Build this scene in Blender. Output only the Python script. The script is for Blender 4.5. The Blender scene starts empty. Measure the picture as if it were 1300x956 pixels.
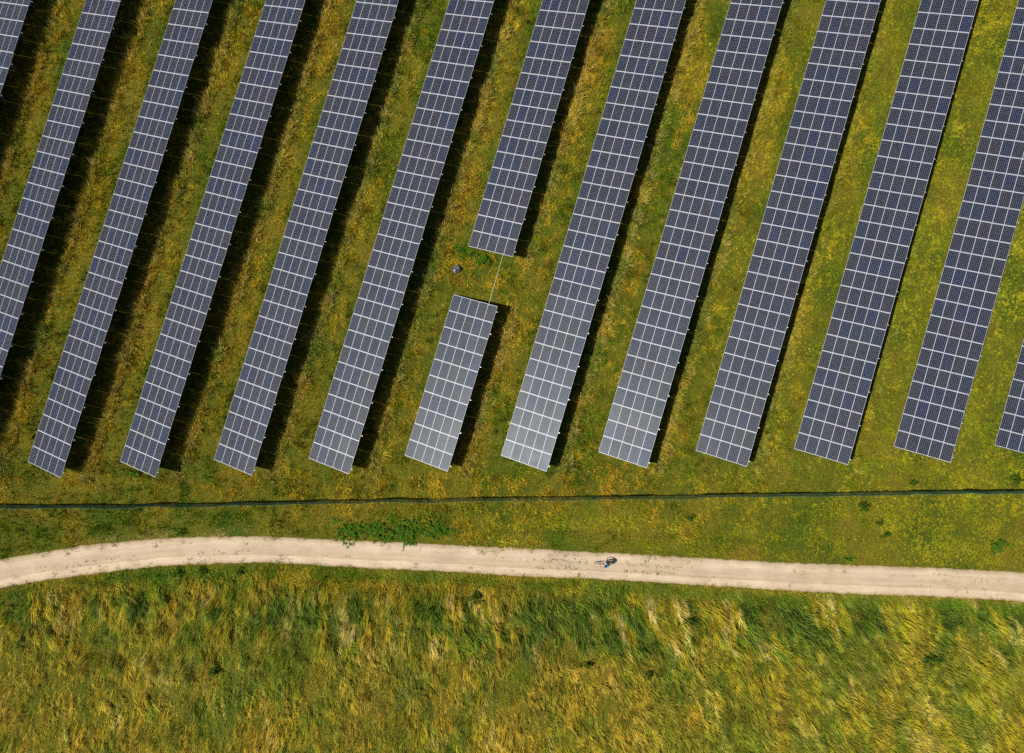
import bpy, bmesh, math, random
import numpy as np
from mathutils import Vector, Matrix

random.seed(7)
rng = np.random.default_rng(11)
R = math.radians
scene = bpy.context.scene
col = scene.collection

# ------------------------------------------------------------------ helpers
def link(o, parent=None):
    col.objects.link(o)
    if parent: o.parent = parent
    return o

def tag(o, label=None, cat=None, group=None, kind=None):
    if label: o['label'] = label
    if cat: o['category'] = cat
    if group: o['group'] = group
    if kind: o['kind'] = kind
    return o

def empty(name, loc=(0, 0, 0), rz=0.0, parent=None):
    o = bpy.data.objects.new(name, None)
    o.location = loc
    o.rotation_euler.z = rz
    o.empty_display_size = .2
    return link(o, parent)

class MB:
    """collects boxes, bars and tubes, builds ONE mesh object"""
    def __init__(s): s.bm = bmesh.new()
    def box(s, c, d, mat=0, rot=None, bevel=0):
        r = bmesh.ops.create_cube(s.bm, size=1.0)
        vs = r['verts']
        M = Matrix.Translation(c) @ (rot.to_4x4() if rot else Matrix()) @ Matrix.Diagonal((*d, 1))
        bmesh.ops.transform(s.bm, matrix=M, verts=vs)
        for f in {f for v in vs for f in v.link_faces}: f.material_index = mat
        return vs
    def tube(s, a, b, r, r2=None, seg=8, mat=0):
        a = Vector(a); b = Vector(b); d = b - a
        q = d.to_track_quat('Z', 'Y')
        res = bmesh.ops.create_cone(s.bm, cap_ends=True, segments=seg, radius1=r, radius2=r if r2 is None else r2, depth=d.length)
        bmesh.ops.transform(s.bm, matrix=Matrix.Translation((a + b) / 2) @ q.to_matrix().to_4x4(), verts=res['verts'])
        for f in {f for v in res['verts'] for f in v.link_faces}: f.material_index = mat
    def torus(s, c, R0, r, mat=0, seg=28, ring=8, axis='Y'):
        rows = []
        for i in range(seg):
            t = 2 * math.pi * i / seg; row = []
            for j in range(ring):
                p = 2 * math.pi * j / ring
                rr = R0 + r * math.cos(p)
                v = (c[0] + rr * math.cos(t), c[1] + r * math.sin(p), c[2] + rr * math.sin(t))
                row.append(s.bm.verts.new(v))
            rows.append(row)
        for i in range(seg):
            for j in range(ring):
                f = s.bm.faces.new((rows[i][j], rows[(i + 1) % seg][j], rows[(i + 1) % seg][(j + 1) % ring], rows[i][(j + 1) % ring]))
                f.material_index = mat; f.smooth = True
    def build(s, name, mats, parent=None, smooth=False):
        me = bpy.data.meshes.new(name)
        bmesh.ops.recalc_face_normals(s.bm, faces=s.bm.faces)
        s.bm.to_mesh(me); s.bm.free()
        for m in (mats if isinstance(mats, (list, tuple)) else [mats]): me.materials.append(m)
        if smooth:
            for p in me.polygons: p.use_smooth = True
        return link(bpy.data.objects.new(name, me), parent)

def new_mat(name):
    m = bpy.data.materials.new(name); m.use_nodes = True
    nt = m.node_tree
    return m, nt, nt.nodes, nt.links, nt.nodes['Principled BSDF']

def N(ns, t, **kw):
    n = ns.new(t)
    for k, v in kw.items(): setattr(n, k, v)
    return n

def math_node(ns, ls, op, a, b=None):
    n = ns.new('ShaderNodeMath'); n.operation = op
    for i, v in enumerate((a, b)):
        if v is None: continue
        if isinstance(v, (int, float)): n.inputs[i].default_value = v
        else: ls.new(v, n.inputs[i])
    return n.outputs[0]

def ramp(ns, ls, fac, stops, interp='LINEAR'):
    r = ns.new('ShaderNodeValToRGB'); r.color_ramp.interpolation = interp
    e = r.color_ramp.elements
    while len(e) < len(stops): e.new(0.5)
    for el, (p, c) in zip(e, stops): el.position = p; el.color = (*c, 1)
    ls.new(fac, r.inputs[0]); return r.outputs[0]

def simple(name, colr, rough=.5, metal=0., noise=0.0, scale=8.0, spec=None):
    m, nt, ns, ls, b = new_mat(name)
    b.inputs['Roughness'].default_value = rough
    b.inputs['Metallic'].default_value = metal
    if spec is not None: b.inputs['Specular IOR Level'].default_value = spec
    if noise:
        tc = N(ns, 'ShaderNodeTexCoord'); n = N(ns, 'ShaderNodeTexNoise')
        n.inputs['Scale'].default_value = scale; n.inputs['Detail'].default_value = 4
        ls.new(tc.outputs['Object'], n.inputs['Vector'])
        c0 = tuple(max(0, c * (1 - noise)) for c in colr); c1 = tuple(min(1, c * (1 + noise)) for c in colr)
        ls.new(ramp(ns, ls, n.outputs[0], [(.3, c0), (.7, c1)]), b.inputs['Base Color'])
    else:
        b.inputs['Base Color'].default_value = (*colr, 1)
    return m

# ------------------------------------------------------------------ numpy noise
_tab = rng.random((512, 512))
def vn(x, y, scale, seed=0):
    x = x / scale + seed * 37.31; y = y / scale + seed * 17.77
    xi = np.floor(x).astype(int); yi = np.floor(y).astype(int)
    fx = x - xi; fy = y - yi
    fx = fx * fx * (3 - 2 * fx); fy = fy * fy * (3 - 2 * fy)
    a = _tab[xi & 511, yi & 511]; b = _tab[(xi + 1) & 511, yi & 511]
    c = _tab[xi & 511, (yi + 1) & 511]; d = _tab[(xi + 1) & 511, (yi + 1) & 511]
    return (a * (1 - fx) + b * fx) * (1 - fy) + (c * (1 - fx) + d * fx) * fy
def fbm(x, y, scale, seed=0, oct=4):
    s = 0; w = 0; a = 1.0
    for o in range(oct):
        s = s + a * vn(x, y, scale / 2 ** o, seed + o * 3.1); w += a; a *= .55
    return s / w
def ss(e0, e1, x):
    t = np.clip((x - e0) / (e1 - e0), 0, 1); return t * t * (3 - 2 * t)

# ------------------------------------------------------------------ the plan of the place (metres)
TOP = [(-75, -25.4), (-62, -21.3), (-53.68, -19.48), (-49.65, -18.74), (-45.21, -18.0), (-39.18, -17.41), (-33.26, -17.05), (-27.19, -16.97), (-17.91, -17.29), (-7.93, -17.64), (-2.0, -17.9), (7.07, -18.29), (16.83, -18.75), (22.63, -19.05), (32.25, -19.31), (41.79, -19.6), (47.46, -19.89), (75, -21.3)]
BOT = [(-75, -28.2), (-62, -24.1), (-53.61, -22.11), (-47.48, -21.07), (-43.38, -20.53), (-37.53, -19.82), (-33.21, -19.55), (-27.16, -19.34), (-17.89, -19.73), (-7.92, -20.07), (-2.0, -20.4), (7.06, -20.7), (16.8, -21.19), (22.59, -21.51), (32.2, -21.88), (41.73, -22.16), (47.38, -22.48), (75, -23.9)]
FEN = [(-66, -14.08), (-53.85, -13.96), (-40.87, -13.81), (-27.24, -13.5), (-15.34, -13.15), (-2.0, -12.89), (9.65, -12.63), (22.72, -12.37), (34.89, -12.11), (47.68, -11.89), (60, -11.690000000000001)]
def curve(pts):
    xs = np.array([p[0] for p in pts]); ys = np.array([p[1] for p in pts])
    m = np.gradient(ys, xs)
    def f(x):
        x = np.asarray(x, float)
        i = np.clip(np.searchsorted(xs, x) - 1, 0, len(xs) - 2)
        h = xs[i + 1] - xs[i]; t = np.clip((x - xs[i]) / h, 0, 1)
        return ((2*t**3 - 3*t**2 + 1) * ys[i] + (t**3 - 2*t**2 + t) * h * m[i] + (-2*t**3 + 3*t**2) * ys[i+1] + (t**3 - t**2) * h * m[i+1])
    return f
track_top, track_bot, fence_y = curve(TOP), curve(BOT), curve(FEN)

BETA = .31711; W = 4.9013; PITCH = 1.67; LOW = .45
HI = math.sin(BETA) * W + LOW; RUN = math.cos(BETA) * W
# name, x, y of the lower left corner, heading, dz, first column, last column (columns count up the row)
ROWS = [
 ('T0', -56.188, 34.633, 16.742, -.001, -12, 7),
 ('R0', -53.955, 10.959, 16.624, -.016, -13, 21),
 ('R1', -50.787, -9.487, 16.749, -.090, 0, 33),
 ('R2', -41.241, -9.378, 16.755, .074, 0, 33),
 ('R3', -31.739, -9.168, 16.686, -.004, 0, 33),
 ('R4', -22.174, -8.985, 16.751, .117, 0, 33),
 ('R5a', -6.347, 12.130, 16.653, -.066, 0, 20),
 ('R5b', -12.600, -8.700, 16.740, .002, 0, 10),
 ('R6', -3.069, -8.665, 16.630, .016, 0, 33),
 ('R7', 6.525, -8.292, 16.634, -.023, 0, 33),
 ('R8', 16.001, -8.117, 16.631, .032, 0, 33),
 ('R9', 25.540, -7.907, 16.544, -.029, 0, 33),
 ('R10', 35.098, -7.664, 16.548, -.009, 0, 33),
 ('R11', 44.692, -7.499, 16.558, -.003, 0, 30),
]
def row_uv(x, y):
    """distance right of the nearest row's low edge, and inside flag"""
    best_u = np.full(x.shape, 99.0)
    for n, X, Y, th, dz, c0, c1 in ROWS:
        t = R(th); px, py = math.cos(t), -math.sin(t); dx, dy = math.sin(t), math.cos(t)
        u = (x - X) * px + (y - Y) * py; v = (x - X) * dx + (y - Y) * dy
        ok = (v > c0 * PITCH - .5) & (v < c1 * PITCH + .5) & (u > -2.5) & (u < 9)
        best_u = np.where(ok & (np.abs(u) < np.abs(best_u)) | (ok & (best_u > 50)), u, best_u)
    return best_u

# ------------------------------------------------------------------ ground cover colours (real plant colours, patch by patch)
C = {k: np.array(v) for k, v in dict(
    green=(.090, .190, .009), lime=(.385, .365, .014), olive=(.325, .272, .014), gold=(.60, .41, .028),
    brown=(.34, .21, .025), straw=(.74, .59, .20), dark=(.022, .055, .008), rust=(.49, .285, .022)).items()}

def plant_colour(x, y, r, tip=0):
    """x,y arrays, r a random number per blade -> rgb"""
    ur = x * .958 - y * .287; vr = (x * .287 + y * .958) * .38      # streaks drawn out along the rows
    big = fbm(x, y, 9, 1, 3); mid = fbm(ur, vr, 1.7, 2, 4); fine = fbm(x, y, .7, 3, 2); pat = fbm(ur, vr, 2.6, 8, 4)
    u = row_uv(x, y)
    inrow = u < 50
    right = ss(8, 42, x)                       # the right half is shorter and more yellow green
    meadow = ss(-21.0, -23.5, y - 0.0 * x)
    verge = ss(-13.2, -14.2, y - .02 * x) * (1 - ss(-20, -21.5, y))
    g = (mid - .5) * 1.5 + (big - .5) * 1.4 + (fine - .5) * .9
    w_gold = ss(-.10, .36, g + .15 - .16 * right) 
    w_green = ss(.02, .50, -g + .03)
    w_rust = ss(.50, .64, pat) * (1 - .75 * right) * .75
    # green along the drip line of every row and just under its foot
    drip = np.where(inrow, np.exp(-((u + .35) / .55) ** 2), 0) * ss(.25, .6, fbm(x, y, 3.2, 12, 2) + .12)
    edge = np.where(inrow, np.exp(-((u - 6.1) / .6) ** 2), 0) * ss(.35, .6, fbm(x, y, 2.6, 15, 2))
    foot = np.exp(-((y - (-9.9 + .0 * x)) / 1.1) ** 2) * (1 - inrow * (u > -.2) * (u < 6) * .3) * ss(.40, .60, fbm(x, y, 3.0, 19, 3))
    w_green = np.clip(w_green + .9 * drip + .5 * edge + .7 * foot, 0, 1)
    w_gold = w_gold * (1 - .9 * drip) * (1 - .6 * foot)
    c = C['olive'] * (1 - right)[:, None] + (.4 * C['olive'] + .65 * C['lime']) * right[:, None] + 0
    def mix(c, k, w): return c * (1 - w)[:, None] + C[k] * w[:, None]
    c = mix(c, 'gold', np.clip(w_gold * (.8 - .62 * right), 0, 1) * (.75 + .25 * (r < .6)))
    c = mix(c, 'rust', np.clip(w_rust, 0, 1) * (.55 + .3 * (r > .4)))
    c = mix(c, 'green', w_green * (.85 - .25 * right) * (r < .88))
    c = mix(c, 'lime', ss(.55, .72, fine) * .25 * (.35 + .65 * right))
    c = c * (1 - .5 * ss(.50, .30, fbm(x, y, .55, 63, 2)) * (1 - .55 * right))[:, None]
    # strip between fence and track: greener, two broad nettle patches
    c = mix(c, 'green', verge * ss(.42, .62, fbm(x, y, 4.2, 23, 3) + .12 * ss(-15.4, -17, y)) * .7 * (1 - .5 * right))
    c = mix(c, 'lime', verge * ss(.45, .6, fbm(x * .4, y, 2.2, 27, 2)) * .45 * ss(-20, 10, x))
    c = mix(c, 'green', np.exp(-((x + 13.8) / 4.8) ** 2 - ((y + 16.1) / 1.0) ** 2) * .85 * ss(.2, .5, fbm(x, y, 1.2, 25, 2)))
    # below the track: straw and dark green in streaks
    sx = x * 1.0 + (y + 20) * (.05 + .35 * ss(-20, 40, x)); st = .35 * fbm(sx * 1.5, y * .7, 3.5, 30, 3) + .65 * fbm(sx * 3.0, y * .85, 1.3, 31, 4)
    st2 = .5 * fbm(sx * 1.2, y * .7, 4.5, 37, 3) + .5 * fbm(sx * 2.6, y * .9, 1.8, 39, 3); lowm = ss(-26, -29.5, y + 1.6 * (big - .5) * 6)
    near = 1 - ss(-21.6, -23.4, y + .045 * (x - 10) + 0)
    c = mix(c, 'olive', meadow * .6)
    c = mix(c, 'gold', meadow * ss(.48, .62, st) * .35 * (r < .8))
    c = mix(c, 'lime', meadow * right * .2)
    c = mix(c, 'straw', meadow * ss(.52, .66, st) * (.85 - .45 * lowm) * (r < .75))
    c = mix(c, 'green', meadow * ss(.57, .46, st2) * (.9 - .3 * lowm))
    c = mix(c, 'dark', meadow * ss(.50, .42, st2) * (.78 - .4 * lowm) * (r < .75))
    c = mix(c, 'rust', meadow * np.clip(ss(.50, .64, pat) * .5 + lowm * ss(.42, .58, mid) * .25, 0, .7) * (r > .3))
    # weeds along the lower edge of the track
    lowedge = ss(.9, .1, np.abs(y - (track_bot(x) - .8))) * ss(.35, .6, fbm(x, y, 3.0, 41, 2) + .1)
    c = mix(c, 'green', lowedge * .75)
    # faint mowing lines along the verge
    dv = y - track_top(x)
    c = mix(c, 'lime', ss(.45, .1, np.abs(dv - 2.5 - .3 * np.sin(x * .13))) * ss(-6, 2, x) * (1 - ss(25, 38, x)) * .5)
    c = mix(c, 'dark', ss(.3, .05, np.abs(dv - 1.75 - .3 * np.sin(x * .13))) * ss(-6, 2, x) * (1 - ss(25, 38, x)) * .28)
    c = mix(c, 'straw', ss(1.3, .2, dv) * ss(-.2, .0, dv) * ss(-46, -42, x) * (1 - ss(-30, -24, x)) * ss(.35, .6, fbm(x, y, 1.5, 67, 3)) * .75)
    # trodden dry rim on both sides
    rim = np.clip(1 - np.minimum(np.abs(y - track_top(x)), np.abs(y - track_bot(x))) / .35, 0, 1)
    c = mix(c, 'brown', rim * .5 * (r < .6))
    strand = .62 + .76 * ss(.3, .7, fbm((x + .3 * y * right) * 2.4, y * .8, .50, 55, 2))
    return c * (1 - meadow + meadow * .93 * strand)[:, None] * (.76 + .10 * right + (.52 - .24 * right) * r)[:, None] * (.86 + .28 * vn(x, y, 1.1, 51))[:, None]

def mat_blades():
    m, nt, ns, ls, b = new_mat('grass_blades')
    a = N(ns, 'ShaderNodeAttribute', attribute_name='tint')
    ls.new(a.outputs['Color'], b.inputs['Base Color'])
    b.inputs['Roughness'].default_value = .75
    b.inputs['Specular IOR Level'].default_value = .06
    return m
M_BLADE = mat_blades()

def blades(name, x, y, L, w, az, lean, rr, label, cat, bend=True, tipc=None, z0=None):
    n = len(x)
    z0 = np.zeros(n) if z0 is None else z0
    ca, sa = np.cos(az), np.sin(az)
    # the blade's flat side turns freely about its length
    tw = az + np.pi / 2 + rng.normal(0, .5, n)
    cw, sw = np.cos(tw) * w / 2, np.sin(tw) * w / 2
    base = np.stack([x, y, z0 - .02], 1)
    side = np.stack([cw, sw, np.zeros(n)], 1)
    if bend:
        l1 = lean * .55; l2 = np.minimum(lean * 1.35, 1.5)
        mid = base + np.stack([np.sin(l1) * ca, np.sin(l1) * sa, np.cos(l1)], 1) * (L * .5)[:, None]
        tip = mid + np.stack([np.sin(l2) * ca, np.sin(l2) * sa, np.cos(l2)], 1) * (L * .5)[:, None]
        V = np.stack([base - side, base + side, mid - side * .85, mid + side * .85, tip], 1)
        k = 5; faces = np.array([0, 1, 3, 2, 2, 3, 4]); ltot = [4, 3]
    else:
        tip = base + np.stack([np.sin(lean) * ca, np.sin(lean) * sa, np.cos(lean)], 1) * L[:, None]
        V = np.stack([base - side, base + side, tip], 1)
        k = 3; faces = np.array([0, 1, 2]); ltot = [3]
    c = plant_colour(x, y, rr)
    Cc = np.repeat(c[:, None, :], k, 1)
    if tipc is not None:
        tw_ = tipc[:, None]
        Cc[:, -1, :] = Cc[:, -1, :] * (1 - tw_) + C['straw'] * tw_
    me = bpy.data.meshes.new(name)
    me.vertices.add(n * k); me.vertices.foreach_set('co', V.reshape(-1).astype(np.float32))
    nl = len(faces) * n; nf = len(ltot) * n
    me.loops.add(nl); me.polygons.add(nf)
    li = (np.arange(n)[:, None] * k + faces[None, :]).reshape(-1)
    me.loops.foreach_set('vertex_index', li.astype(np.int32))
    tot = np.tile(ltot, n); start = np.concatenate([[0], np.cumsum(tot)[:-1]])
    me.polygons.foreach_set('loop_start', start.astype(np.int32))
    at = me.color_attributes.new('tint', 'FLOAT_COLOR', 'POINT')
    at.data.foreach_set('color', np.concatenate([Cc.reshape(-1, 3), np.ones((n * k, 1))], 1).reshape(-1).astype(np.float32))
    me.update(calc_edges=True)
    me.materials.append(M_BLADE)
    o = link(bpy.data.objects.new(name, me))
    tag(o, label, cat, kind='stuff')
    return o

# ------------------------------------------------------------------ grass
X0, X1, Y0, Y1 = -66, 60, -46, 46
def scatter(density, y0, y1):
    n = int(density * (X1 - X0) * (y1 - y0))
    return rng.uniform(X0, X1, n), rng.uniform(y0, y1, n)

def off_track(x, y, ragged=.16):
    e = (fbm(x, y, .6, 61, 3) - .5) * 4 * ragged + np.abs(rng.normal(0, .32, len(x))) * -1 + .08
    return (y > track_top(x) + e - .02) | (y < track_bot(x) - e + .02)

# field and verge, everything above the track plus the strip just below it: tufts on a short sward
def field_part(x, y, tuft_id=None, out=None, hk=1.0):
    n = len(x); u = row_uv(x, y); right = ss(5, 45, x)
    h = .17 + .30 * ss(.35, .75, fbm(x, y, 1.3, 71, 3)) * (1 - .6 * right)
    h = h + np.where((u > 4.9) & (u < 7.4), ss(5.3, 6.0, u) * .46 * (1 - .85 * right) * ss(.2, .65, fbm(x, y, 1.6, 73, 3)), 0)
    h = np.where((u > 0) & (u < 4.6), h * .8, h)
    d_edge = np.minimum(np.abs(y - track_top(x)), np.abs(y - track_bot(x)))
    return n, u, right, h * (.45 + .55 * ss(0, 1.0, d_edge)) * hk
x, y = scatter(105, -24.0, Y1)
keep = off_track(x, y); x, y = x[keep], y[keep]
n, u, right, h = field_part(x, y, hk=.7)
rr0 = rng.random(n); az0 = 2 * np.pi * fbm(x, y, 2.2, 77, 2) * 2 + rng.normal(0, .9, n)
P = [(x, y, h * rng.uniform(.7, 1.3, n), rng.uniform(.035, .07, n), az0, np.clip(rng.normal(.7, .3, n), .05, 1.35), rr0, np.zeros(n))]
tx, ty = scatter(8.5, -24.0, Y1)
keep = off_track(tx, ty, .12); tx, ty = tx[keep], ty[keep]; nt_ = len(tx)
nn, u, right, h = field_part(tx, ty)
rt_ = rng.random(nt_); rad = rng.uniform(.05, .20, nt_) * (1 - .3 * right); hh = h * (1 + rng.uniform(-.3, .6, nt_) * (1 - .7 * right))
K = 14
rep = lambda a: np.repeat(a, K)
a_ = rng.uniform(0, 2 * np.pi, nt_ * K); q_ = rep(rad) * np.sqrt(rng.random(nt_ * K))
wind = rep(2 * np.pi * fbm(tx, ty, 3.0, 78, 2) * 2)
x = rep(tx) + q_ * np.cos(a_); y = rep(ty) + q_ * np.sin(a_)
azx = np.cos(a_) + .7 * np.cos(wind); azy = np.sin(a_) + .7 * np.sin(wind)
n = len(x)
rr = np.clip(rep(rt_) + rng.normal(0, .10, n), 0, 1)
U = rep(u)
tips = ((U > 5.2) & (U < 7.0) & (rep(rt_) > .45)) * .7 * (1 - .8 * rep(right)) + (rr > .93) * .3 * (1 - rep(right))
P.append((x, y, rep(hh) * rng.uniform(.75, 1.2, n), rng.uniform(.03, .06, n), np.arctan2(azy, azx), np.clip(rng.normal(.62, .25, n), .05, 1.3), rr, tips))
# a ragged wall of taller grass, extra tufts added to narrow each row's shadow
tx, ty = scatter(12, -24.0, Y1); uu = row_uv(tx, ty) + (fbm(tx, ty, 1.6, 88, 2) - .5) * 1.1
keep = (uu > 5.75) & (uu < 6.5) & (tx < 26 + rng.normal(0, 6, len(tx))); tx, ty = tx[keep], ty[keep]; nt_ = len(tx); K = 12
a_ = rng.uniform(0, 2 * np.pi, nt_ * K); q_ = rep(rng.uniform(.05, .2, nt_)) * np.sqrt(rng.random(nt_ * K)); n = nt_ * K
P.append((rep(tx) + q_ * np.cos(a_), rep(ty) + q_ * np.sin(a_), rep(rng.uniform(.35, .80, nt_)) * rng.uniform(.75, 1.2, n), rng.uniform(.025, .05, n), a_, np.clip(rng.normal(.5, .25, n), .05, 1.2),
          np.clip(rep(rng.random(nt_)) + rng.normal(0, .1, n), 0, 1), rep(rng.random(nt_) > .4) * .75))
x, y, L, w, az, lean, rr, tips = [np.concatenate(c) for c in zip(*P)]
blades('field_grass', x, y, L, w, az, lean, rr, 'unmown green and golden grass between the solar rows and along the track', 'grass', bend=False, tipc=tips)

# rough meadow below the track
x, y = scatter(105, Y0, -19.8)
keep = off_track(x, y) & (y < track_bot(x) - .1)
x, y = x[keep], y[keep]; n = len(x)
deep = ss(.4, 2.6, track_bot(x) - y)
lowm = ss(-27, -32, y + 3 * (fbm(x, y, 5, 5, 2) - .5) * 2)
rt = ss(-25, 40, x)
az = -np.pi / 2 + .05 + .75 * rt + (fbm(x, y, 2.2, 81, 3) - .5) * 2.8 * (1 - .35 * rt) + rng.normal(0, .22, n)
rr = rng.random(n)
L = (.22 + (.70 - .35 * lowm) * deep * ss(.25, .7, fbm(x, y, 1.4, 83, 2))) * rng.uniform(.75, 1.3, n) * (.55 + .9 * ss(.3, .7, fbm(x * 1.6, y * .8, .55, 85, 2)))
lean = np.clip(rng.normal(.95, .22, n), .15, 1.3)
w = rng.uniform(.025, .06, n)
blades('meadow_grass', x, y, L, w, az, lean, rr, 'long wind-combed straw and green meadow grass below the track', 'grass', bend=True, tipc=(rr > .6) * .35)

# low weeds growing along the middle of the gravel track
cx = np.array([-46.5, -43, -33, -30.5, -20, 1.5, 4.0, 8.6, 10.2, 12.4, 38, 43]); cn = [14, 22, 10, 12, 8, 40, 50, 26, 34, 30, 14, 18]
xs = []; ys = []
for c0, m0 in zip(cx, cn):
    for _ in range(m0):
        xx = c0 + rng.normal(0, 1.6)
        if abs(xx - 7.2) < 1.7: continue
        t = rng.choice([.33, .40, .62, .68]) + rng.normal(0, .03) if c0 > -5 else rng.choice([.55, .62]) + rng.normal(0, .03)
        yy = float(track_top(xx)) * (1 - t) + float(track_bot(xx)) * t
        k = rng.integers(5, 14)
        xs += list(xx + rng.normal(0, .035, k)); ys += list(yy + rng.normal(0, .05, k))
x = np.array(xs); y = np.array(ys); n = len(x)
blades('track_weeds', x, y, rng.uniform(.08, .18, n), rng.uniform(.03, .055, n), rng.uniform(0, 6.28, n), np.clip(rng.normal(.8, .3, n), .1, 1.4), rng.random(n) * .35,
       'tiny weeds sprouting in lines from the pale gravel track', 'weeds', bend=False, z0=np.full(n, .03))

# ------------------------------------------------------------------ ground sheet
def ground_material():
    m, nt, ns, ls, b = new_mat('soil_and_thatch')
    g = N(ns, 'ShaderNodeNewGeometry')
    n1 = N(ns, 'ShaderNodeTexNoise'); n1.inputs['Scale'].default_value = .16; n1.inputs['Detail'].default_value = 6
    n2 = N(ns, 'ShaderNodeTexNoise'); n2.inputs['Scale'].default_value = 5; n2.inputs['Detail'].default_value = 8; n2.inputs['Roughness'].default_value = .7
    for nn in (n1, n2): ls.new(g.outputs['Position'], nn.inputs['Vector'])
    c1 = ramp(ns, ls, n1.outputs[0], [(.36, (.055, .085, .008)), (.5, (.10, .105, .010)), (.64, (.15, .12, .014))])
    c2 = ramp(ns, ls, n2.outputs[0], [(.3, (.3, .32, .3)), (.7, (1.5, 1.45, 1.4))])
    mx = N(ns, 'ShaderNodeMix', data_type='RGBA', blend_type='MULTIPLY'); mx.inputs[0].default_value = 1
    ls.new(c1, mx.inputs[6]); ls.new(c2, mx.inputs[7]); ls.new(mx.outputs[2], b.inputs['Base Color'])
    b.inputs['Roughness'].default_value = .95; b.inputs['Specular IOR Level'].default_value = .1
    bp = N(ns, 'ShaderNodeBump'); bp.inputs['Strength'].default_value = .6; bp.inputs['Distance'].default_value = .12
    ls.new(n2.outputs[0], bp.inputs['Height']); ls.new(bp.outputs[0], b.inputs['Normal'])
    return m
bm = bmesh.new()
S = 900
bm.faces.new([bm.verts.new(p) for p in ((-S, -S, 0), (S, -S, 0), (S, S, 0), (-S, S, 0))])
me = bpy.data.meshes.new('ground'); bm.to_mesh(me); bm.free(); me.materials.append(ground_material())
tag(link(bpy.data.objects.new('ground', me)), 'grassy field ground under the solar farm', 'ground', kind='structure')

# ------------------------------------------------------------------ gravel track
def track_material():
    m, nt, ns, ls, b = new_mat('pale_gravel')
    uv = N(ns, 'ShaderNodeUVMap'); uv.uv_map = 'along'
    sp = N(ns, 'ShaderNodeSeparateXYZ'); ls.new(uv.outputs[0], sp.inputs[0])
    g = N(ns, 'ShaderNodeNewGeometry')
    def noise(scale, det, rough=.6, vec=None):
        n = N(ns, 'ShaderNodeTexNoise'); n.inputs['Scale'].default_value = scale; n.inputs['Detail'].default_value = det; n.inputs['Roughness'].default_value = rough
        ls.new(vec or g.outputs['Position'], n.inputs['Vector']); return n.outputs[0]
    mp = N(ns, 'ShaderNodeMapping'); mp.inputs['Scale'].default_value = (.12, 4.2, 1); ls.new(uv.outputs[0], mp.inputs['Vector'])
    streak = noise(2.2, 6, .65, mp.outputs[0])
    big = noise(.35, 4); fine = noise(9, 8, .75); grit = noise(45, 3)
    base = ramp(ns, ls, big, [(.3, (.45, .352, .235)), (.7, (.585, .47, .33))])
    def mul(a, fac_col):
        mx = N(ns, 'ShaderNodeMix', data_type='RGBA', blend_type='MULTIPLY'); mx.inputs[0].default_value = 1
        ls.new(a, mx.inputs[6]); ls.new(fac_col, mx.inputs[7]); return mx.outputs[2]
    c = mul(base, ramp(ns, ls, streak, [(.30, (.86, .84, .80)), (.52, (1, 1, 1)), (.7, (1.06, 1.06, 1.07))]))
    c = mul(c, ramp(ns, ls, fine, [(.3, (.82, .80, .78)), (.7, (1.1, 1.1, 1.1))]))
    c = mul(c, ramp(ns, ls, grit, [(.35, (.88, .88, .88)), (.65, (1.08, 1.08, 1.08))]))
    wob = math_node(ns, ls, 'ADD', sp.outputs[1], math_node(ns, ls, 'MULTIPLY', math_node(ns, ls, 'SUBTRACT', big, .5), .10))
    c = mul(c, ramp(ns, ls, wob, [(.08, (.93, .92, .90)), (.20, (1.08, 1.08, 1.09)), (.34, (1.0, 1.0, 1.0)), (.50, (.90, .89, .86)), (.60, (.95, .94, .92)), (.69, (.86, .84, .80)), (.73, (1.12, 1.12, 1.13)), (.88, (1.06, 1.06, 1.07)), (.97, (.92, .9, .87))]))
    # loose, browner margin
    e = math_node(ns, ls, 'ABSOLUTE', math_node(ns, ls, 'SUBTRACT', sp.outputs[1], .5))
    e = math_node(ns, ls, 'ADD', e, math_node(ns, ls, 'MULTIPLY', math_node(ns, ls, 'SUBTRACT', fine, .5), .25))
    c = mul(c, ramp(ns, ls, e, [(.42, (1, 1, 1)), (.52, (.66, .60, .50))]))
    ls.new(c, b.inputs['Base Color'])
    b.inputs['Roughness'].default_value = .9; b.inputs['Specular IOR Level'].default_value = .2
    bp = N(ns, 'ShaderNodeBump'); bp.inputs['Strength'].default_value = .35; bp.inputs['Distance'].default_value = .04
    ls.new(fine, bp.inputs['Height']); ls.new(bp.outputs[0], b.inputs['Normal'])
    return m
bm = bmesh.new(); uvl = bm.loops.layers.uv.new('along')
xs = np.arange(-74, 74, .12); ts = [0, .04, .12, .22, .35, .5, .65, .78, .88, .96, 1]
tt = track_top(xs) + .10 + (fbm(xs, xs * 0, .5, 91, 3) - .5) * .2; tb = track_bot(xs) - .10 + (fbm(xs, xs * 0 + 9, .5, 95, 3) - .5) * .2
zs = [.004, .02, .035, .02, .03, .045, .03, .02, .035, .02, .004]          # crown and shallow wheel ruts
rows = []
for i, xx in enumerate(xs):
    rows.append([bm.verts.new((xx, tt[i] * (1 - t) + tb[i] * t, z)) for t, z in zip(ts, zs)])
for i in range(len(xs) - 1):
    for j in range(len(ts) - 1):
        f = bm.faces.new((rows[i][j], rows[i][j+1], rows[i+1][j+1], rows[i+1][j])); f.smooth = True
        for l, (a, bb) in zip(f.loops, ((i, j), (i, j+1), (i+1, j+1), (i+1, j))): l[uvl].uv = (xs[a], ts[bb])
me = bpy.data.meshes.new('gravel_track'); bm.to_mesh(me); bm.free(); me.materials.append(track_material())
tag(link(bpy.data.objects.new('gravel_track', me)), 'pale sandy gravel track curving below the fence', 'track', kind='structure')

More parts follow.
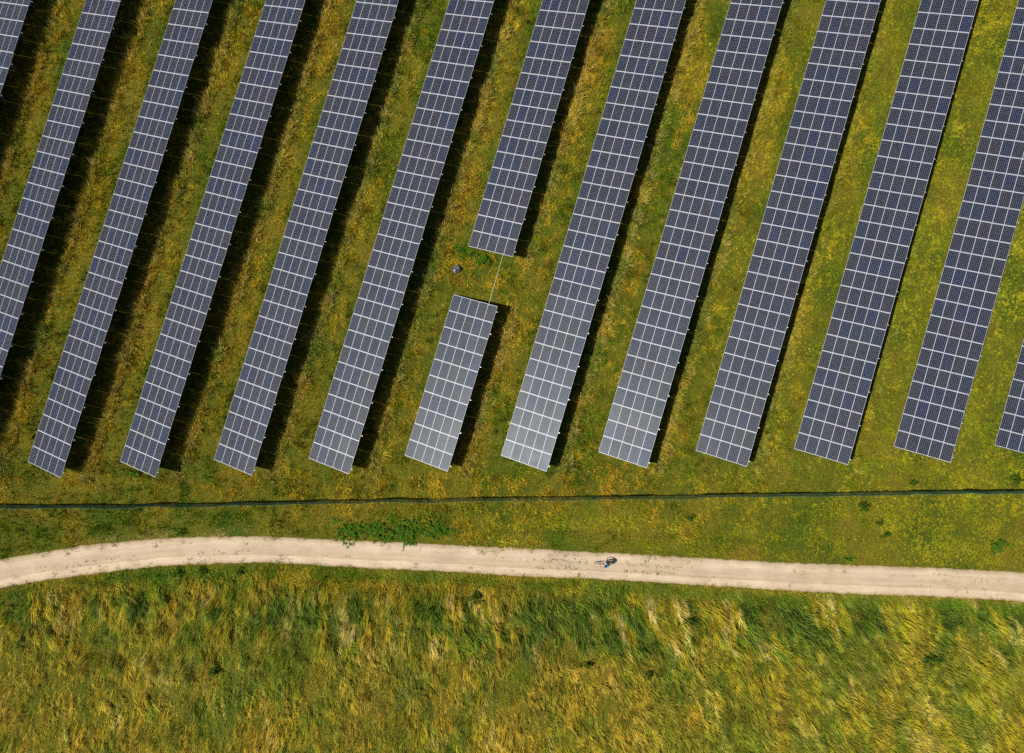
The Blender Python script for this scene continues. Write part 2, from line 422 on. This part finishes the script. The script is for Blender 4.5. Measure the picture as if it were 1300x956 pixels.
# ------------------------------------------------------------------ solar rows
M_ALU = simple('anodised_aluminium', (.48, .49, .52), .5, .15, .05, 3)
M_BACK = simple('dark_backsheet', (.03, .03, .035), .6)
M_STEEL = simple('galvanised_steel', (.42, .44, .46), .45, .6, .15, 6)
def glass_material():
    m, nt, ns, ls, b = new_mat('solar_cells_under_glass')
    tc = N(ns, 'ShaderNodeTexCoord'); sp = N(ns, 'ShaderNodeSeparateXYZ'); ls.new(tc.outputs['Object'], sp.inputs[0])
    def cellc(o, pitch):
        a = math_node(ns, ls, 'ADD', math_node(ns, ls, 'DIVIDE', o, pitch), 100.0)
        fr = math_node(ns, ls, 'FRACT', a)
        return math_node(ns, ls, 'MULTIPLY', math_node(ns, ls, 'SUBTRACT', .5, math_node(ns, ls, 'ABSOLUTE', math_node(ns, ls, 'SUBTRACT', fr, .5))), pitch)   # distance to the nearest cell border
    dx = cellc(sp.outputs[0], .155); dy = cellc(sp.outputs[1], .157)
    line = math_node(ns, ls, 'LESS_THAN', math_node(ns, ls, 'MINIMUM', dx, dy), .0008)
    dia = math_node(ns, ls, 'LESS_THAN', math_node(ns, ls, 'ADD', dx, dy), .017)
    ax = math_node(ns, ls, 'GREATER_THAN', math_node(ns, ls, 'ABSOLUTE', sp.outputs[0]), .4652)
    ay = math_node(ns, ls, 'GREATER_THAN', math_node(ns, ls, 'ABSOLUTE', sp.outputs[1]), .7853)
    white = math_node(ns, ls, 'MAXIMUM', math_node(ns, ls, 'MAXIMUM', line, dia), math_node(ns, ls, 'MAXIMUM', ax, ay))
    # three silver busbars per cell
    bb = cellc(math_node(ns, ls, 'ADD', sp.outputs[0], .025), .050)
    bus = math_node(ns, ls, 'LESS_THAN', bb, .0006)
    oi = N(ns, 'ShaderNodeObjectInfo')
    cc = ramp(ns, ls, oi.outputs['Random'], [(0, (.007, .012, .040)), (.12, (.009, .015, .036)), (.3, (.011, .014, .029)), (.6, (.013, .015, .025)), (.85, (.015, .0145, .026)), (1, (.010, .016, .031))])
    mb = N(ns, 'ShaderNodeMix', data_type='RGBA'); ls.new(bus, mb.inputs[0]); ls.new(cc, mb.inputs[6]); mb.inputs[7].default_value = (.2, .21, .23, 1)
    mx = N(ns, 'ShaderNodeMix', data_type='RGBA'); ls.new(white, mx.inputs[0]); ls.new(mb.outputs[2], mx.inputs[6]); mx.inputs[7].default_value = (.42, .44, .50, 1)
    ls.new(mx.outputs[2], b.inputs['Base Color'])
    g = N(ns, 'ShaderNodeNewGeometry'); nz = N(ns, 'ShaderNodeTexNoise'); nz.inputs['Scale'].default_value = .5; nz.inputs['Detail'].default_value = 3
    ls.new(g.outputs['Position'], nz.inputs['Vector'])
    rg = N(ns, 'ShaderNodeMapRange'); ls.new(nz.outputs[0], rg.inputs[0]); rg.inputs[1].default_value = .3; rg.inputs[2].default_value = .7
    rg.inputs[3].default_value = ROUGH[0]; rg.inputs[4].default_value = ROUGH[1]
    ls.new(rg.outputs[0], b.inputs['Roughness'])
    b.inputs['IOR'].default_value = 1.45; b.inputs['Specular IOR Level'].default_value = .26; b.inputs['Specular Tint'].default_value = (.86, .95, 1, 1)
    return m
ROUGH = (.33, .40)
M_GLASS = glass_material()

def panel_mesh():
    bm = bmesh.new(); a, b_, h = .485, .825, .040; fa, fb = .011, .018
    def ring(x, y, z): return [bm.verts.new(p) for p in ((-x, -y, z), (x, -y, z), (x, y, z), (-x, y, z))]
    r0 = ring(a, b_, 0); r1 = ring(a, b_, h); r2 = ring(a - fa, b_ - fb, h); r3 = ring(a - fa, b_ - fb, h - .004)
    for p, q in ((r0, r1), (r1, r2), (r2, r3)):
        for i in range(4): bm.faces.new((p[i], p[(i+1) % 4], q[(i+1) % 4], q[i]))
    f = bm.faces.new(r3); f.material_index = 1
    fb_ = bm.faces.new(r0[::-1]); fb_.material_index = 2
    bmesh.ops.recalc_face_normals(bm, faces=bm.faces)
    me = bpy.data.meshes.new('solar_panel'); bm.to_mesh(me); bm.free()
    me.materials.append(M_ALU); me.materials.append(M_GLASS); me.materials.append(M_BACK); return me
ME_PANEL = panel_mesh()

def mesh_of(mb, name, mats):
    o = mb.build(name, mats); me = o.data; bpy.data.objects.remove(o); return me
# pair of aluminium mounting rails under one column of five modules (x up the slope)
m_ = MB()
for yy in (-.45, .45): m_.box((W / 2, yy, -.035), (W - .06, .045, .06))
ME_RAIL = mesh_of(m_, 'mounting_rail', M_ALU)
# rafter with its end bracket that sticks out past the high edge
m_ = MB(); m_.box((W / 2 + .02, 0, -.215), (W + .02, .07, .12)); m_.box((W + .075, 0, -.12), (.11, .07, .10))
ME_RAFTER = mesh_of(m_, 'rafter', [M_STEEL])
def post_mesh(h):
    m_ = MB(); m_.box((0, 0, h / 2 - .1), (.10, .008, h + .2)); m_.box((-.05, 0, h / 2 - .1), (.008, .08, h + .2)); m_.box((.05, 0, h / 2 - .1), (.008, .08, h + .2))
    return mesh_of(m_, 'post', [M_STEEL])
ZR = lambda s: LOW + s * math.sin(BETA) - .275 * math.cos(BETA)
ME_POST_F = post_mesh(ZR(1.0)); ME_POST_B = post_mesh(ZR(3.9))
m_ = MB(); 
pa = Vector((1.0 * math.cos(BETA), 0, .35)); pb = Vector((2.6 * math.cos(BETA), 0, ZR(2.6)))
m_.tube(pa, pb, .03, seg=6); ME_BRACE = mesh_of(m_, 'brace', [M_STEEL])

LABELS = {
 'T0': 'corner of a blue-tinted solar row in the top left corner',
 'R0': 'solar row cut off by the left edge, its foot out of view',
 'R1': 'narrow solar row whose foot is leftmost, above the bend of the track',
 'R2': 'second solar row from the left with its foot in view',
 'R3': 'third solar row from the left with its foot in view, a few grey panels there',
 'R4': 'full-length solar row left of the short pale block, its two lowest lines grey',
 'R5a': 'solar row that stops halfway, above the gap with the grey stone',
 'R5b': 'short free-standing solar block of ten panel lines, palest grey of all',
 'R6': 'full-length solar row directly right of the short pale block',
 'R7': 'full-length solar row whose foot points at the cyclist on the track',
 'R8': 'solar row with brilliant white frame lines at its foot, right of the row above cyclist',
 'R9': 'solar row with blue-grey panels at its foot, left of the widest row',
 'R10': 'widest looking solar row, rightmost with its whole foot showing',
 'R11': 'solar row cut off by the right edge, only its lower left corner showing',
}
for rn, X, Y, th, dz, c0, c1 in ROWS:
    root = empty('solar_row', (X, Y, dz), -R(th))
    tag(root, LABELS[rn], 'solar panels', 'parallel rows of solar panels')
    pr = random.Random(rn)
    for c in range(c0, c1):
        rail = bpy.data.objects.new('mounting_rail', ME_RAIL); link(rail, root)
        rail.location = (0, (c + .5) * PITCH, LOW)
        # every column is bolted a hair off true
        rail.rotation_euler = (pr.gauss(0, .0035), -BETA + pr.gauss(0, .0030), 0)
        for k in range(5):
            p = bpy.data.objects.new('solar_panel', ME_PANEL); link(p, rail)
            p.location = ((k + .5) * W / 5, pr.gauss(0, .003), 0.0)
            p.rotation_euler = (pr.gauss(0, .005), pr.gauss(0, .006), pr.gauss(0, .0008))
    for c in range(c0, c1 + 1):
        if (c - c0) % 2 == 0 and c < c1 or c == c1 and (c1 - c0) % 2 == 0:
            yy = c * PITCH + (.55 if c < c1 else -.55)
            r_ = bpy.data.objects.new('rafter', ME_RAFTER); link(r_, root); r_.location = (0, yy, LOW); r_.rotation_euler.y = -BETA
            for s, me_ in ((1.0, ME_POST_F), (3.9, ME_POST_B)):
                q = bpy.data.objects.new('post', me_); link(q, root); q.location = (s * math.cos(BETA), yy, 0)
            q = bpy.data.objects.new('brace', ME_BRACE); link(q, root); q.location = (0, yy, 0)
    for s in (.55, 2.45, 4.35):
        mb = MB(); L_ = (c1 - c0) * PITCH - .3
        mb.box((0, 0, 0), (.06, L_, .08)); pu = mb.build('purlin', [M_STEEL], root)
        pu.location = (s * math.cos(BETA) + .11 * math.sin(BETA), (c0 + c1) / 2 * PITCH, LOW + s * math.sin(BETA) - .11 * math.cos(BETA)); pu.rotation_euler.y = -BETA

# ------------------------------------------------------------------ conduit between the two tables of the broken row
mb = MB()
mb.tube((-2.84, 11.05, 1.61), (-4.28, 6.0, 1.65), .02, seg=8)
for t in (.02, .5, .98):
    px_, py_ = -2.84 - 1.44 * t, 11.05 - 5.05 * t
    mb.box((px_, py_, 1.625), (.06, .04, .06), rot=Matrix.Rotation(-R(16), 3, 'Z'))
o = mb.build('cable_conduit', simple('grey_conduit', (.5, .53, .46), .6, .1))
tag(o, 'thin pale conduit bridging the grassy gap between the short block and the row above', 'cable')

# ------------------------------------------------------------------ fence
M_FENCE = simple('green_coated_wire', (.040, .17, .10), .7, .0, .25, 2)
fr = empty('wire_fence', (-6, float(fence_y(-6)), 0))
tag(fr, 'long low dark green wire mesh fence between the solar rows and the track', 'fence')
BAY = 2.5; FH = 1.6
m_ = MB()
for i in range(48): m_.box((-BAY / 2 + .06 + i * (BAY - .12) / 47, 0, FH / 2 + .05), (.010, .008, FH))
for k in range(13): m_.box((0, .009, .1 + k * FH / 12.6), (BAY - .06, .010, .012))
ME_BAY = mesh_of(m_, 'mesh_panel', [M_FENCE])
m_ = MB(); m_.box((0, 0, FH / 2), (.06, .05, FH + .22)); m_.box((0, 0, FH + .125), (.07, .06, .02))
ME_FPOST = mesh_of(m_, 'fence_post', [M_FENCE])
fx = -64.0; prf = random.Random(3); px_ = None
while fx < 58:
    yy = float(fence_y(fx)) + prf.uniform(-.06, .06)
    p = bpy.data.objects.new('fence_post', ME_FPOST); link(p, fr); p.location = (fx + 6, yy - fr.location.y, 0)
    if px_ is not None:
        b_ = bpy.data.objects.new('mesh_panel', ME_BAY); link(b_, fr)
        b_.location = ((fx + px_[0]) / 2 + 6, (yy + px_[1]) / 2 - fr.location.y, 0)
        b_.rotation_euler = (prf.gauss(0, .02), 0, math.atan2(yy - px_[1], fx - px_[0]) + prf.gauss(0, .012))
    px_ = (fx, yy); fx += BAY

# ------------------------------------------------------------------ stone in the gap
bm = bmesh.new(); bmesh.ops.create_icosphere(bm, subdivisions=3, radius=1)
for v in bm.verts:
    p = v.co; nse = float(fbm(np.array([p.x * 1.3 + p.z]), np.array([p.y * 1.3 - p.z * .7]), .8, 99, 3)[0])
    k = .75 + .6 * nse; v.co = Vector((p.x * .42 * k, p.y * .34 * k, p.z * .30 * k + .12))
me = bpy.data.meshes.new('stone'); bm.to_mesh(me); bm.free()
def stone_mat():
    m, nt, ns, ls, b = new_mat('grey_stone')
    tc = N(ns, 'ShaderNodeTexCoord'); n = N(ns, 'ShaderNodeTexNoise'); n.inputs['Scale'].default_value = 3.2; n.inputs['Detail'].default_value = 6
    ls.new(tc.outputs['Object'], n.inputs['Vector'])
    ls.new(ramp(ns, ls, n.outputs[0], [(.36, (.035, .04, .05)), (.52, (.12, .13, .15)), (.64, (.5, .5, .52))]), b.inputs['Base Color'])
    b.inputs['Roughness'].default_value = .8; return m
me.materials.append(stone_mat())
o = link(bpy.data.objects.new('stone', me)); o.location = (-7.55, 9.88, .12); o.rotation_euler.z = .5
tag(o, 'mottled dark grey stone lying alone in the golden grass of the gap', 'stone')

# ------------------------------------------------------------------ leafy weeds that stand out one by one
def leaf_mat(name, c):
    m, nt, ns, ls, b = new_mat(name)
    g = N(ns, 'ShaderNodeNewGeometry')
    ls.new(ramp(ns, ls, g.outputs['Random Per Island'], [(0, tuple(v * .6 for v in c)), (1, tuple(v * 1.5 for v in c))]), b.inputs['Base Color'])
    b.inputs['Roughness'].default_value = .7; b.inputs['Specular IOR Level'].default_value = .03; return m
M_LEAF = leaf_mat('dark_weed_leaf', (.040, .075, .006)); M_LEAF2 = leaf_mat('nettle_leaf', (.062, .140, .010)); M_LEAF3 = leaf_mat('pale_weed_leaf', (.17, .26, .01))
M_STALK = simple('weed_stalk', (.09, .11, .03), .8)
def weed(x, y, r, hgt, label, mat=M_LEAF, name='weed_clump', stalks=None, squash=1.0):
    root = empty(name, (x, y, 0), random.uniform(0, 6.28) if squash == 1 else 0)
    tag(root, label, 'plant')
    ns_ = stalks or max(8, int(r * r * 40 * squash) + 9); mb = MB(); lv = bmesh.new()
    for i in range(ns_):
        a = random.uniform(0, 6.28); q = r * random.random() ** .62 * (.72 + .28 * math.sin(3 * a + x) + .18 * math.sin(5 * a + y))
        bx, by = q * math.cos(a), q * math.sin(a) * squash
        hh = hgt * random.uniform(.5, 1.1) * (1 - .45 * (q / r) ** 2)
        tx, ty = bx * 1.25 + random.gauss(0, .06), by * 1.25 + random.gauss(0, .06)
        mb.tube((bx, by, -.03), (tx, ty, hh), .010, .004, seg=4)
        for k in range(int(7 + hh * 8)):
            t = random.uniform(.15, 1); c_ = Vector((bx + (tx - bx) * t, by + (ty - by) * t, hh * t))
            aa = random.uniform(0, 6.28); ln = random.uniform(.12, .24) * (1.2 - .5 * t); wd = ln * random.uniform(.35, .55); dr = random.uniform(-.5, .5)
            d = Vector((math.cos(aa), math.sin(aa), dr)).normalized(); s_ = d.cross(Vector((0, 0, 1))).normalized() * wd
            up = Vector((0, 0, ln * .12))
            vs = [lv.verts.new(c_), lv.verts.new(c_ + d * ln * .5 + s_ * .5 + up), lv.verts.new(c_ + d * ln), lv.verts.new(c_ + d * ln * .5 - s_ * .5 + up)]
            lv.faces.new(vs)
    me = bpy.data.meshes.new('foliage'); lv.to_mesh(me); lv.free(); me.materials.append(mat)
    link(bpy.data.objects.new('foliage', me), root)
    mb.build('stalks', M_STALK, root)
    return root
weed(32.26, -13.51, .50, .7, 'dark weed clump just below the fence on the right, topmost of a slanting three')
weed(33.82, -15.10, .38, .55, 'small dark weed clump midway between fence and track on the right')
weed(34.33, -16.24, .42, .55, 'dark weed clump under the small one, nearer the track on the right', squash=.7)
weed(30.71, -18.60, .45, .5, 'dark green weed tuft touching the upper edge of the track on the right', M_LEAF2, squash=.6)
weed(46.76, -10.91, .55, .7, 'dark weed clump above the fence below the cut-off row at the right edge')
weed(37.01, -11.19, .34, .5, 'small dark weed clump above the fence, below the foot of the widest row')
weed(15.47, -14.76, .40, .55, 'lone dark weed clump below the fence, up and right of the cyclist')
weed(-35.07, -16.50, .62, .5, 'flat dark weed clump on the upper rim of the bend in the track', squash=.55)
weed(-35.3, -20.45, .60, .6, 'dark weed clump on the lower rim of the track bend, left of its neighbour')
weed(-32.9, -20.40, .45, .6, 'dark weed clump on the lower rim of the track bend, middle of three')
weed(-29.0, -20.30, .55, .65, 'dark weed clump on the lower rim of the track bend, right of its neighbours', squash=.7)
weed(-31.48, -29.85, .75, .8, 'dark thistle-like weed clump low in the left part of the meadow')
weed(11.27, -29.77, .60, .7, 'dark weed clump low in the meadow below the cyclist, right of two')
weed(5.35, -29.0, .70, .7, 'broad dark weed clump low in the meadow below the cyclist, left of two', squash=.7)
weed(38.44, -27.92, 1.5, .9, 'wide dark green weed patch in the right part of the meadow', squash=.45)
weed(15.2, -24.6, 1.3, .9, 'dark green weed patch in the meadow close under the track, right of centre', squash=.6)
weed(-5.5, -22.6, .9, .8, 'dark green weed clump just below the track, left of the cyclist')
weed(-18.1, -16.2, 2.2, .5, 'green nettle patch on the upper verge of the track, leftmost of four', M_LEAF2, 'nettle_patch', squash=.6)
weed(-15.2, -16.25, 2.1, .6, 'lush green nettle patch on the upper verge, second of four from the left', M_LEAF2, 'nettle_patch', squash=.62)
weed(-12.3, -15.95, 2.1, .55, 'green nettle patch on the upper verge, third of four from the left', M_LEAF2, 'nettle_patch', squash=.8)
weed(-9.6, -15.85, 2.1, .5, 'green nettle patch on the upper verge, rightmost of four', M_LEAF2, 'nettle_patch', squash=.75)
weed(-17.65, -27.6, 1.5, .7, 'light green leafy weed patch low in the left centre of the meadow', M_LEAF3, 'leafy_patch', squash=.8)
weed(-6.3, -27.6, 1.1, .7, 'light green leafy weed patch low in the meadow, below the short solar block', M_LEAF3, 'leafy_patch', squash=.7)
weed(-7.0, 11.6, .9, .6, 'bright green weed clump at the lower left corner of the row that stops halfway', M_LEAF2, 'leafy_patch')
weed(-4.9, 10.9, 1.0, .6, 'bright green weed clump under the foot of the row that stops halfway', M_LEAF2, 'leafy_patch', squash=.7)
weed(-9.8, 13.4, .8, .7, 'dark green weed clump beside the shadow, up and left of the grey stone', M_LEAF, 'weed_clump')
weed(-40.2, -10.6, 1.0, .6, 'green weed clump under the foot of the second row from the left', M_LEAF2, 'leafy_patch', squash=.6)
weed(44.9, -17.2, 1.2, .6, 'green weed patch on the upper verge of the track near the right edge', M_LEAF2, 'nettle_patch', squash=.7)

# ------------------------------------------------------------------ bicycle
M_TYRE = simple('tyre_rubber', (.02, .02, .022), .7); M_BFR = simple('maroon_frame_paint', (.10, .02, .02), .45)
M_CHR = simple('brushed_metal', (.5, .5, .52), .3, .8); M_BLK = simple('black_plastic', (.02, .02, .025), .5)
bike = empty('bicycle', (6.96, -19.06, .035), math.pi + .02)
tag(bike, 'dark red bicycle ridden left along the pale gravel track', 'bicycle')
RA, FA, RW = -.52, .56, .345
for ax in (FA, RA):
    mb = MB(); mb.torus((ax, 0, RW), RW - .022, .022); wh = mb.build('tyre', M_TYRE, bike)
    mb = MB(); mb.torus((ax, 0, RW), RW - .05, .010); mb.tube((ax, -.04, RW), (ax, .04, RW), .022)
    for k in range(16):
        t = k * math.pi / 8; mb.tube((ax, .02 * (-1) ** k, RW), (ax + (RW - .05) * math.cos(t), 0, RW + (RW - .05) * math.sin(t)), .0022, seg=4)
    mb.build('rim', M_CHR, wh)
mb = MB(); BB = (-.09, 0, .29); ST = (-.27, 0, .80); HD = (.36, 0, .84); HB = (.40, 0, .70)
for a, b_, r in ((BB, ST, .017), (ST, HD, .016), (BB, HB, .02), (HD, HB, .02)): mb.tube(a, b_, r)
for s in (-1, 1):
    mb.tube((BB[0], .03 * s, BB[2]), (RA, .06 * s, RW), .010); mb.tube((ST[0], .02 * s, ST[2]), (RA, .06 * s, RW), .009); mb.tube((HB[0], .05 * s, HB[2]), (FA, .05 * s, RW), .012)
mb.tube((HB[0], -.05, HB[2]), (HB[0], .05, HB[2]), .014)
mb.build('frame', M_BFR, bike)
mb = MB(); mb.tube((.36, 0, .84), (.345, 0, 1.0), .014); mb.tube((.345, -.10, 1.0), (.345, .10, 1.0), .013)
for s in (-1, 1): mb.tube((.345, .10 * s, 1.0), (.27, .31 * s, 1.03), .012)
hb = mb.build('handlebar', M_BLK, bike)
for s in (-1, 1):
    mb = MB(); mb.tube((.30, .225 * s, 1.018), (.262, .335 * s, 1.033), .018); mb.build('grip', M_BLK, hb)
mb = MB(); mb.tube((-.27, 0, .78), (-.40, 0, .93), .013); mb.build('seat_post', M_CHR, bike)
mb = MB(); mb.box((-.45, 0, .955), (.14, .16, .05)); mb.box((-.34, 0, .955), (.16, .06, .04)); sd = mb.build('saddle', M_BLK, bike)
md = sd.modifiers.new('b', 'BEVEL'); md.width = .02; md.segments = 2
mb = MB(); mb.torus((-.09, .05, .29), .09, .008); mb.tube((-.09, -.08, .29), (-.09, .08, .29), .014)
mb.tube((-.09, .08, .29), (.07, .08, .25), .010); mb.tube((-.09, -.08, .29), (-.25, -.08, .33), .010); mb.build('crankset', M_CHR, bike)
for s, px_, pz in ((1, .07, .25), (-1, -.25, .33)):
    mb = MB(); mb.box((px_, .135 * s, pz), (.09, .09, .02)); mb.build('pedal', M_BLK, bike)

# ------------------------------------------------------------------ cyclist
def skin(name, verts, edges, mat, parent, root_i=0, sub=2):
    me = bpy.data.meshes.new(name); me.from_pydata([v[:3] for v in verts], edges, []); me.materials.append(mat)
    o = link(bpy.data.objects.new(name, me), parent)
    md = o.modifiers.new('skin', 'SKIN'); md.use_smooth_shade = True
    for i, v in enumerate(verts):
        r = v[3] if len(v) > 3 else .02
        r2 = v[4] if len(v) > 4 else r
        me.skin_vertices[0].data[i].radius = (r, r2)
        me.skin_vertices[0].data[i].use_root = (i == root_i)
    s_ = o.modifiers.new('sub', 'SUBSURF'); s_.levels = sub; s_.render_levels = sub
    return o
M_SKIN = simple('skin', (.50, .30, .22), .5); M_TEAL = simple('teal_shirt', (.10, .42, .46), .8, 0, .12, 10)
M_SHORT = simple('dark_shorts', (.03, .035, .06), .8); M_HAIR = simple('dark_hair', (.018, .013, .011), .7); M_SHOE = simple('white_shoes', (.6, .6, .6), .6)
man = empty('person', (6.96, -19.06, .035), math.pi + .02)
tag(man, 'cyclist in a teal top with dark hair, riding left along the gravel track', 'person')
V = []; E = []
def add(p, r, parent=None, r2=None):
    V.append((*p, r, r if r2 is None else r2))
    if parent is not None: E.append((parent, len(V) - 1))
    return len(V) - 1
pel = add((-.46, 0, 1.02), .13); ab = add((-.41, 0, 1.14), .12, pel); ch = add((-.27, 0, 1.32), .15, ab); nb = add((-.16, 0, 1.43), .07, ch); nk = add((-.10, 0, 1.49), .052, nb)
h1 = add((-.045, 0, 1.56), .082, nk); h2 = add((-.03, 0, 1.64), .098, h1); h3 = add((-.035, 0, 1.71), .075, h2)
for s, (kx, kz, fx_, fz) in ((1, (.14, .78, .03, .33)), (-1, (.00, .80, -.27, .42))) if False else ((1, (.10, .74, .02, .34)), (-1, (-.02, .84, -.28, .41))):
    hip = add((-.44, .11 * s, .98), .095, pel); kn = add((kx, .13 * s, kz), .062, hip); cf = add((kx * .6 + fx_ * .4, .11 * s, kz * .6 + fz * .4), .055, kn)
    an = add((fx_, .12 * s, fz), .038, cf); to = add((fx_ + .15, .135 * s, fz - .05), .035, an)
for s in (1, -1):
    sh = add((-.19, .21 * s, 1.38), .062, nb); el = add((.02, .36 * s, 1.19), .042, sh); wr = add((.24, .27 * s, 1.08), .028, el); pm = add((.285, .275 * s, 1.055), .032, wr)
    for k, ln in enumerate((.070, .080, .074, .058)):
        off = (.03 - .02 * k) * s
        f1 = add((.315, .275 * s + off, 1.058), .010, pm); f2 = add((.325 + ln * .15, .278 * s + off, 1.03), .009, f1); add((.315, .280 * s + off, 1.03 - ln * .35), .008, f2)
    t1 = add((.285, .275 * s - .035 * s, 1.035), .011, pm); add((.30, .275 * s - .04 * s, 1.01), .009, t1)
skin('body', V, E, M_SKIN, man)
# shirt
V = []; E = []
a0 = add((-.47, 0, 1.04), .150); a1 = add((-.41, 0, 1.15), .150, a0); a2 = add((-.27, 0, 1.32), .18, a1); a3 = add((-.17, 0, 1.42), .11, a2)
for s in (1, -1):
    b0 = add((-.19, .21 * s, 1.38), .085, a3); b1 = add((-.09, .28 * s, 1.29), .068, b0)
skin('shirt', V, E, M_TEAL, man)
V = []; E = []
a0 = add((-.43, 0, 1.03), .115)
for s, kx, kz in ((1, .10, .74), (-1, -.02, .84)):
    b0 = add((-.44, .11 * s, .98), .108, a0); b1 = add((-.44 * .35 + kx * .65, .122 * s, .98 * .35 + kz * .65), .082, b0)
skin('shorts', V, E, M_SHORT, man)
bm = bmesh.new(); bmesh.ops.create_icosphere(bm, subdivisions=3, radius=1)
for v in bm.verts:
    z = max(v.co.z, -.25 - .6 * max(0, -v.co.x)); v.co = Vector((v.co.x * .118 - .042, v.co.y * .103, z * .105 + 1.675))
for f in bm.faces: f.smooth = True
me = bpy.data.meshes.new('hair'); bm.to_mesh(me); bm.free(); me.materials.append(M_HAIR); link(bpy.data.objects.new('hair', me), man)
mb = MB(); mb.tube((.058, 0, 1.64), (.082, 0, 1.612), .012, .017, seg=8)
mb.build('nose', M_SKIN, man, True)
for s in (1, -1):
    mb = MB(); mb.box((-.03, .100 * s, 1.63), (.035, .016, .06)); e_ = mb.build('ear', M_SKIN, man); md = e_.modifiers.new('b', 'BEVEL'); md.width = .008; md.segments = 2
    mb = MB(); mb.box((.052, .034 * s, 1.645), (.012, .026, .012)); mb.build('eye', M_HAIR, man)
mb = MB(); mb.box((.050, 0, 1.582), (.012, .045, .010)); mb.build('mouth', simple('lips', (.35, .12, .10), .5), man)
for s, (fx_, fz) in ((1, (.02, .34)), (-1, (-.28, .41))):
    mb = MB(); mb.box((fx_ + .07, .13 * s, fz - .045), (.27, .10, .075)); sh_ = mb.build('shoe', M_SHOE, man); md = sh_.modifiers.new('b', 'BEVEL'); md.width = .03; md.segments = 3

# ------------------------------------------------------------------ camera, light, sky
cam = bpy.data.cameras.new('camera'); co = bpy.data.objects.new('camera', cam); link(co)
cam.sensor_width = 36; cam.lens = 867 / 1300 * 36; cam.shift_y = -44.5 / 1300
cam.clip_end = 3000; cam.clip_start = .5
a, b_ = 0.0383084, 0.0293009
Rx = Matrix(((1, 0, 0), (0, math.cos(a), -math.sin(a)), (0, math.sin(a), math.cos(a)))); Ry = Matrix(((math.cos(b_), 0, math.sin(b_)), (0, 1, 0), (-math.sin(b_), 0, math.cos(b_))))
co.matrix_world = Matrix.Translation((0, 0, 68.1647)) @ (Ry @ Rx).to_4x4()
scene.camera = co
scene.cycles.use_denoising = False
scene.cycles.diffuse_bounces = 1

EL, AZ = 55.0, 8.0            # shadows fall to the right and a touch upwards
s = Vector((-math.cos(R(EL)) * math.cos(R(AZ)), -math.cos(R(EL)) * math.sin(R(AZ)), math.sin(R(EL))))
sun = bpy.data.lights.new('sun', 'SUN'); sun.energy = 5.0; sun.angle = R(.53); sun.color = (1, .95, .87)
so = bpy.data.objects.new('sun', sun); link(so); so.rotation_euler = (-s).to_track_quat('-Z', 'Y').to_euler(); so.location = s * 100
w = bpy.data.worlds.new('World'); scene.world = w; w.use_nodes = True
nt = w.node_tree; sk = nt.nodes.new('ShaderNodeTexSky'); sk.sky_type = 'NISHITA'; sk.sun_disc = False
sk.sun_elevation = R(EL); sk.sun_rotation = R(270 - AZ); sk.altitude = 100
nt.links.new(sk.outputs[0], nt.nodes['Background'].inputs[0]); nt.nodes['Background'].inputs[1].default_value = .05
vs = scene.view_settings; vs.view_transform = 'Standard'; vs.look = 'None'; vs.gamma = 1; vs.use_curve_mapping = False; vs.exposure = .15
